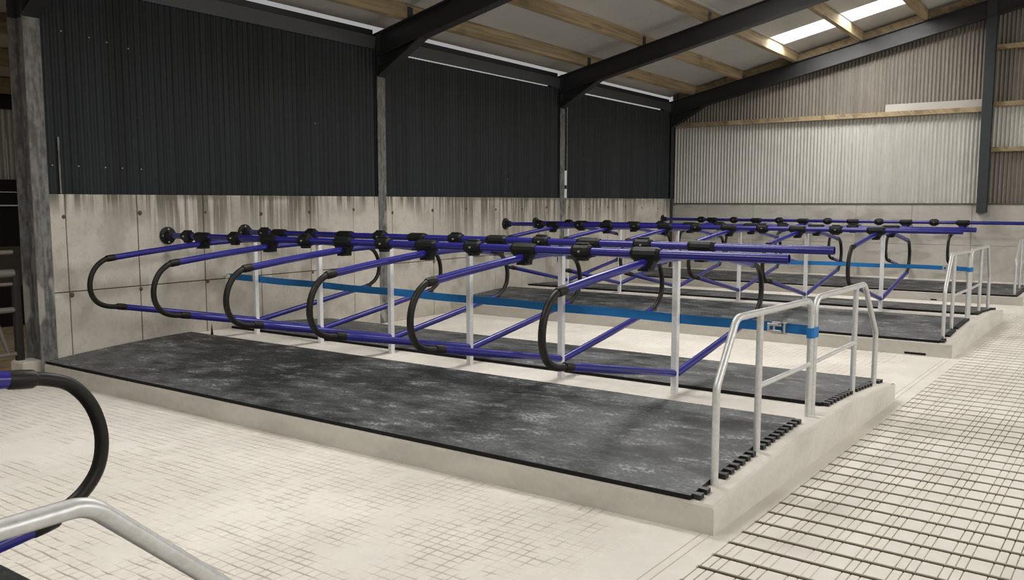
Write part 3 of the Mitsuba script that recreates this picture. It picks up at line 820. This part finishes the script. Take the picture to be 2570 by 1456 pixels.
# small black peg and stick at the wall end of the front bed
p = trimesh.creation.cone(0.016, 0.14, sections=8); p.apply_translation([-8.45, 6.05, bed1.z(6.05) - 0.002])
put('peg', p, 'mat_edge', label='small black peg standing on the front bed near the wall', cat='peg')

# ------------------------------------------------------------------ the old shed beyond the first column
def quad(a, b, c, d): return smoothmesh(np.array([a, b, c, d], float), np.array([[0, 1, 2], [0, 2, 3]]))
put('dirt_floor', quad((-30, -7.5, 0.0), (-8.93, -7.5, 0.0), (-8.93, 19, 0.0), (-30, 19, 0.0)), 'straw_dirt', 'floor', label='brown strawy dirt floor of the old shed')
t = thing('concrete_pad', 'pale concrete pad at the foot of the first column', 'concrete base')
put('block', box(-9.08, -8.80, 4.10, 4.30, 0, 0.20, 0.02), 'concrete_bed', t)
lab('wall_back', 'back wall of the old shed with pale sheets over dark boards', kind='structure'); USED.add('wall_back')
for k in range(8):
    V, F = corrugated(1.0, 2.12, 3.12)
    put('cladding_sheet', smoothmesh(np.stack([-13.0 + V[:, 1], 1.0 + k + V[:, 0], V[:, 2]], 1), F), 'pale_sheet' if k != 3 else 'tan_sheet', 'wall_back', smooth=True)
for k, (a, b) in enumerate(((1.76, 1.94), (1.945, 2.12), (3.12, 3.5))):
    put('board', box(-12.97, -12.9, 1, 9, a, b), 'dark_boards', 'wall_back')
for k in range(6):
    put('board', box(-13.02, -12.97, 1, 9, 0.0 + k * 0.29, 0.291 + k * 0.29), 'dark_boards' if k in (0, 1, 4, 5) else 'old_pipe', 'wall_back')
def oroof(x): return 4.20 + 0.19 * (x + 9.16)
for k in range(14):
    a = -5.5 + k * 1.05
    put('roof_sheet', prism([(-9.16, oroof(-9.16)), (-16, oroof(-16)), (-16, oroof(-16) + 0.01), (-9.16, oroof(-9.16) + 0.01)], 1, a, a + 1.04), 'roof_cement', 'ceiling')
for x in (-9.4, -10.5, -11.6, -12.7, -13.8, -14.9):
    put('purlin', box(x - 0.05, x + 0.05, -5.5, 9.2, oroof(x) - 0.22, oroof(x) - 0.005), 'timber', 'ceiling')
t = thing('rooflight', 'translucent rooflight in the roof of the old shed, outside the view', 'skylight')
V = [(-12.0, 0.2, oroof(-12.0) - 0.03), (-10.7, 0.2, oroof(-10.7) - 0.03), (-10.7, 1.4, oroof(-10.7) - 0.03), (-12.0, 1.4, oroof(-12.0) - 0.03)]
m = trimesh.Trimesh(V, [[0, 2, 1], [0, 3, 2]], process=False)
d = ply(m, 'rooflight_sheet'); d['emitter'] = {'type': 'area', 'radiance': rgb(9.0, 8.7, 8.2)}
put('panel', d, None, t)
t = thing('feed_barrier', 'old steel feed barrier with slanting bars in the dark opening at the left edge', 'barrier')
xg = -8.98
for z, r in ((1.30, 0.024), (1.09, 0.042), (0.98, 0.018), (0.72, 0.03), (0.27, 0.024)):
    put('rail', sweep([(xg, 1.0, z), (xg, 2.5, z), (xg, 4.14, z)], r, 10), 'old_pipe', t, smooth=40)
for k in range(4):
    y = 4.05 - 0.52 * k
    put('slanting_bar', sweep([(xg, y, 0.27), (xg, y - 0.10, 0.62), (xg, y - 0.34, 1.30)], 0.021, 10), 'old_pipe', t, smooth=40)
for k in range(3):
    y = 3.86 - 0.52 * k
    put('slanting_bar', sweep([(xg - 0.05, y - 0.30, 0.27), (xg - 0.05, y - 0.16, 0.75), (xg - 0.05, y, 1.30)], 0.014, 10), 'old_pipe', t, smooth=40)
put('end_post', box(xg - 0.03, xg + 0.03, 4.12, 4.19, 0, 1.12, 0.005), 'dark_boards', t)
